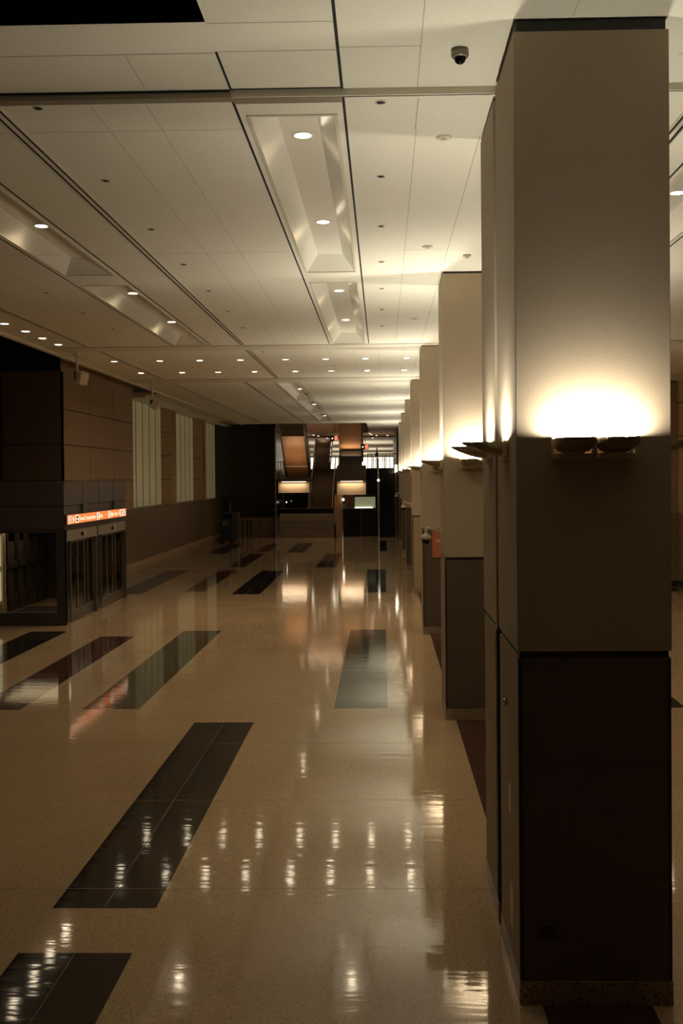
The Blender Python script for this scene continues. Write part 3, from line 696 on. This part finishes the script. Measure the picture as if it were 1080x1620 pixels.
# tan escalator (rises toward the hall)
t = thing('escalator', (-5.7, 67, 3.95), 'escalator seen from below, tan soffit, above the left bridge', 'escalator')
s = MB()
for (ya, za, xa, xb), (yb, zb, xc, xd) in (((69.2, 3.95, -6.55, -5.02), (68.0, 4.75, -6.55, -5.03)), ((68.0, 4.75, -6.55, -5.03), (65.3, 6.65, -6.5, -5.08))):
    s.prism([(ya, za), (yb, zb), (yb+.35, zb+.5), (ya+.35, za+.5)], 'x', -6.5, -5.05)
s.build('soffit_panel', 'brown_panel', t)
MB().box(-6.52, -5.03, 67.9, 68.02, 4.70, 4.76).build('soffit_seam', 'steel', t)
MB().prism([(69.3, 4.0), (65.3, 6.7), (63.5, 7.9), (63.9, 8.6), (69.8, 5.0)], 'x', -5.05, -4.93).prism([(69.3, 4.0), (65.3, 6.7), (63.5, 7.9), (63.9, 8.6), (69.8, 5.0)], 'x', -6.62, -6.5).build('side_truss', 'frame_dark', t)
s = MB()
for k in range(8): s.box(-6.5, -5.05, 65.3-.25*k, 65.6-.25*k, 6.68+.11*k, 6.8+.11*k)
s.build('step_underside', 'step', t)
MB().tube([(-4.95, 69.4, 4.9), (-4.95, 65, 7.9)], .035).build('handrail', 'steel', t)
t = thing('escalator', (-2.1, 67, 5.0), 'brown escalator underside lit along its lower edge, above the right bridge', 'escalator')
MB().prism([(67.6, 5.72), (66.0, 7.6), (66.5, 8.0), (68.1, 6.1)], 'x', -2.88, -1.38).build('soffit_panel', 'brown_panel', t)
MB().box(-2.88, -1.38, 67.4, 68.0, 4.7, 5.7).build('lower_box', 'frame_dark', t)
MB().prism([(68, 5.0), (67.5, 5.8), (65.8, 7.8), (66.2, 8.2), (68.4, 6.0)], 'x', -1.38, -1.28).build('side_truss', 'frame_dark', t)
MB().box(-2.8, -1.45, 67.38, 67.42, 5.68, 5.71).build('metal_lip', 'frame', t)
light('escalator_lamp', 'AREA', (-2.1, 67.2, 5.4), 8, (1, .66, .36), t, shape='RECTANGLE', size=1.3, size_y=.05, rot=(PI-.2, 0, 0))
light('soffit_wash_lamp', 'AREA', (-5.8, 66.3, 4.3), 22, (1, .68, .4), t, shape='RECTANGLE', size=1.5, size_y=.2, rot=(PI-.35, 0, 0))
# under left bridge: dark glazing with posts
t = thing('dark_glazed_screen', (-5.8, 71, 0), 'dark glazed screen with thin posts beneath the left bridge', 'glazed screen')
MB().box(-6.95, -5.25, 71, 71.05, 1.2, 3.6).build('glass_sheet', 'black_gloss', t)
s = MB()
for k in range(7): s.box(-6.9+k*.26, -6.87+k*.26, 70.9, 71, 1.2, 3.2)
s.build('post', 'frame', t)
for k, (x, z) in enumerate(((-6.1, 2.95), (-5.35, 2.98), (-6.6, 2.4))):
    o = thing('pendant_lamp', (x, 69.2, z), '', '')
    q = .4 if k == 2 else 1
    MB().lathe([(.0, .05), (.07*q, .03), (.08*q, -.03), (0, -.06)], (x, 69.2, z-.1), n=14).build('shade', 'lens' if k == 2 else 'parapet', o)
    MB().tube([(x, 69.2, z-.06), (x, 69.2, 2.99)], .008, n=6).build('cord', 'rubber', o)
    tag(o, ['dim pendant lamp left under the left bridge', 'dim pendant lamp right under the left bridge', 'tiny bright lamp low under the left bridge'][k], 'lamp')
# brown pier
t = thing('brown_pier', (-2.95, 66.5, 0), 'brown clad pier between the stairs and the dark opening', 'pier')
MB().box(-3.2, -2.69, 66.72, 67.4, 0, 2.8).build('shaft', 'brown_panel', t); MB().box(-3.21, -2.69, 66.71, 67.42, 0, .3).build('plinth', 'plinth', t)
t = thing('globe_lamp', (-2.62, 66.45, 2.5), 'small glowing globe lamp on a rod beside the brown pier', 'lamp')
MB().lathe([(0, .075), (.05, .055), (.075, 0), (.05, -.055), (0, -.075)], (-2.6, 66.45, 2.5), n=18, caps=False).build('globe', 'glow', t)
MB().tube([(-2.6, 66.45, 2.82), (-2.6, 66.45, 2.55)], .02).build('rod', 'steel', t)
t = thing('barrier_post', (-3.12, 65.9, 0), 'small dark post standing before the brown pier', 'barrier post')
MB().lathe([(.06, 0), (.06, .9), (.04, .95), (0, .96)], (-3.12, 65.9, 0), n=14).build('pole', 'rubber', t); MB().lathe([(.14, 0), (.14, .03), (.06, .05)], (-3.12, 65.9, 0), n=14).build('base', 'rubber', t)
# glowing panel past the opening, standing in for a bright distant floor
t = thing('floor_glow_panel', (-1.25, 74, 0), 'pale green glowing panel standing in for a bright distant floor', 'stand-in panel')
MB().box(-2.05, -.55, 74, 74.2, 1.72, 2.52).build('lit_panel', 'far_green', t); MB().box(-2.6, -.3, 73.9, 74.4, 2.55, 3.0).build('bulkhead', 'frame_dark', t)
MB().box(-2.05, -.75, 73.9, 73.98, 1.70, 1.78).build('lit_edge', 'daylit', t)
struct(MB().box(-2.68, -2.1, 73, 73.2, 0, 3.0, 'brown_panel').box(-2.7, -.3, 75, 75.2, 0, 4.5, 'black').build('wall_far_recess'))
t = thing('glass_door_unit', (-1.5, 67.5, 0), 'black glass doors under the opening right of the brown pier', 'glass doors')
MB().box(-2.66, -.32, 67.5, 67.54, 0.05, 1.83).build('glass_panel', 'black_gloss', t)
MB().box(-2.68, -.3, 67.46, 67.58, 1.83, 1.88).box(-2.68, -.3, 67.46, 67.58, 0, .05).box(-1.52, -1.46, 67.46, 67.58, 0.05, 1.83).box(-2.68, -2.62, 67.46, 67.58, 0.05, 1.83).build('frame', 'frame_dark', t)
# tall black panel
t = thing('black_glass_shaft', (.3, 66.6, 0), 'tall black glossy shaft with metal edges beside the farthest column', 'elevator shaft')
MB().box(-.22, .80, 66.5, 69, .03, 4.55).build('glass_panel', 'black_gloss', t)
for x in (-.33, .82): MB().box(x-.0, x+.09, 66.38, 66.6, 0, 5.2 if x < 0 else 4.9).build('edge_post', 'steel' if x < 0 else 'frame', t)
MB().box(-1.06, -.34, 66.6, 68.95, 2.85, 4.56).build('dark_box', 'black_gloss', t)
MB().lathe([(0, .07), (.05, .05), (.07, 0), (.05, -.05), (0, -.07)], (-.28, 66.3, 3.75), n=14, caps=False).build('globe_lamp', 'glow', t)
tag(MB().box(.80, .95, 66.1, 66.2, 4.25, 4.75).build('wall_lamp', 'lens', origin=(.87, 66.15, 4.5)), 'bright lamp at the top right corner of the black shaft', 'lamp')
struct(MB().box(.95, 10.6, 73, 73.2, 0, 9, 'brown_dark').box(.93, .99, 66.9, 88, 3.0, 7.26, 'brown_dark').build('wall_far_right'))
# upper level
struct(MB().box(-11, -5.6, 78, 150, 4.2, 4.6).box(-3.9, 3, 76.5, 150, 4.2, 4.6).box(-1.08, .93, 69, 78, 4.3, 4.58).build('upper_floor', 'parapet'))
struct(MB().box(-12, .95, 73, 88, ZC, ZC+.1, 'wood_ceiling').box(-14, 3.2, 88, 150, ZC, ZC+.1, 'ceiling').box(-12, .95, 80.5, 80.8, ZC-.12, ZC, 'brown_dark').box(-12, -.98, 72.6, 73, ZC-.1, 9.5, 'brown_dark').box(-7, -1, 62.5, 72.6, 9.4, 9.5, 'black').build('ceiling_far'))
struct(MB().box(2.0, 2.2, 88, 150, 4.6, 7.3, 'wood_ceiling').box(-14.2, -14, 76, 150, 4.6, 7.3, 'brown_dark').box(-12.0, -7.0, 71.3, 76, 2, 9, 'brown_dark').build('wall_far_side'))
mb = MB().box(-14, 2, 150, 150.3, 4.6, 7.3, 'parapet')
struct(mb.build('wall_far'))
mb = MB()
for k in range(9): mb.box(-13.2+k*1.7, -13.2+k*1.7+1.5, 149.8, 149.99, 5.0, 6.9, 'daylit')
struct(mb.build('window_4'))
for k, (x, y) in enumerate(((-.95, 76), (-.85, 78.5), (-.45, 80), (.42, 80), (.42, 82.5), (-.8, 85), (-5.3, 78), (-5.05, 80), (-4.8, 82), (-4.6, 84.3))):
    downlight(x, y, ZC-.002, f'tiny lit downlight in the far brown ceiling, {ORD[k]} one', 'downlights of the far brown ceiling', 14)
light('stair_lamp', 'AREA', (-4.5, 72, 9.2), 160, (1, .72, .45), None, size=3)
light('atrium_fill', 'AREA', (-4.5, 82, 4.75), 90, (1, .75, .5), None, size=6, rot=(PI, 0, 0))  # unseen light added to brighten the far brown ceiling
light('balcony_fill', 'AREA', (-.1, 77, 4.7), 20, (1, .75, .5), None, size=1.5, rot=(PI, 0, 0))  # no fixture here: added so the brown ceiling does not go dark
for k in range(3): light('far_hall_lamp', 'AREA', (-5, 96+k*22, 7.1), 450, (1, .92, .75), None, size=10)
for k in range(3): light('far_hall_uplight', 'AREA', (-3, 96+k*22, 4.75), 260, (1, .93, .78), None, size=8, rot=(PI, 0, 0))
# railing upper level
t = thing('balcony_railing', (-.1, 69, 4.58), 'dark railing with posts on the upper level, far right', 'railing')
s = MB()
for x in (-1.0, -.75, -.5, -.3, .0, .25, .5, .75): s.box(x-.02, x+.02, 69.1, 69.14, 4.58, 5.55)
s.build('post', 'frame_dark', t); MB().box(-1.05, .9, 69.08, 69.16, 5.52, 5.58).box(-1.05, .9, 69.09, 69.15, 5.1, 5.13).build('top_rail', 'frame_dark', t)
tag(MB().box(-.42, -.34, 70, 70.1, 4.58, 6.0).lathe([(0, .12), (.1, .1), (.1, -.1), (0, -.12)], (-.38, 70, 5.55), n=12).build('rail_stand', 'rubber', origin=(-.38, 70, 4.58)), 'dark slim stand on the upper level behind the railing', 'stand')
t = thing('balcony_railing', (-6.3, 69, 3.9), 'short metal posts of the railing left of the tan escalator', 'railing')
for x in (-6.93, -6.75, -6.6): MB().box(x-.03, x+.03, 67, 67.06, 3.88, 5.0).build('post', 'steel', t)
MB().box(-6.98, -6.56, 66.98, 67.08, 5.0, 5.05).build('top_rail', 'frame_dark', t)
for k, (x, y, z) in enumerate(((-3.15, 67.0, 6.55), (-1.12, 66.5, 5.95))):
    t = thing('hanging_sign', (x, y, z), ['small red and black sign hanging left of the right escalator', 'small red and black sign hanging right of the right escalator'][k], 'sign')
    MB().box(x-.3, x+.22, y, y+.1, z-.18, z+.2).build('sign_box', 'sign_black', t)
    MB().box(x-.02, x+.2, y-.01, y, z-.15, z+.17).build('red_face', 'red_led', t)
    MB().lathe([(0, -.004), (.05, -.004), (.05, .01)], (x-.16, y-.002, z), axis='y', n=14).build('white_dot', 'daylit', t)
    MB().tube([(x, y+.05, z+.18), (x, y+.05, 9.4)], .015).build('hanger_rod', 'frame_dark', t)

# ================================================================== RIGHT SIDE
wl = MB().box(10.4, 10.7, -8, 73, 2.6, 8.9, 'stone').box(10.4, 10.7, -8, 73, 0, 2.6, 'stone_low')
for z in (5.3, 6.46): wl.box(10.39, 10.4, 4, 73, z-.015, z+.015, 'stone_seam')
struct(wl.build('wall_right')); struct(MB().box(10.34, 10.4, 0, 73, 0, .22).build('baseboard_right', 'frame_dark'))
t = thing('wall_pilaster', (10.2, 37, 0), 'tan pilaster on the right wall seen past the nearest column', 'pilaster')
MB().box(9.95, 10.39, 35.9, 37.2, 2.6, 7.2).build('upper_panel', 'lower_side', t); MB().box(9.95, 10.39, 35.9, 37.2, 0.2, 2.58).build('lower_panel', 'stone_low', t); MB().box(9.9, 10.39, 35.85, 37.25, 0, .2).build('plinth', 'dark_trim', t)
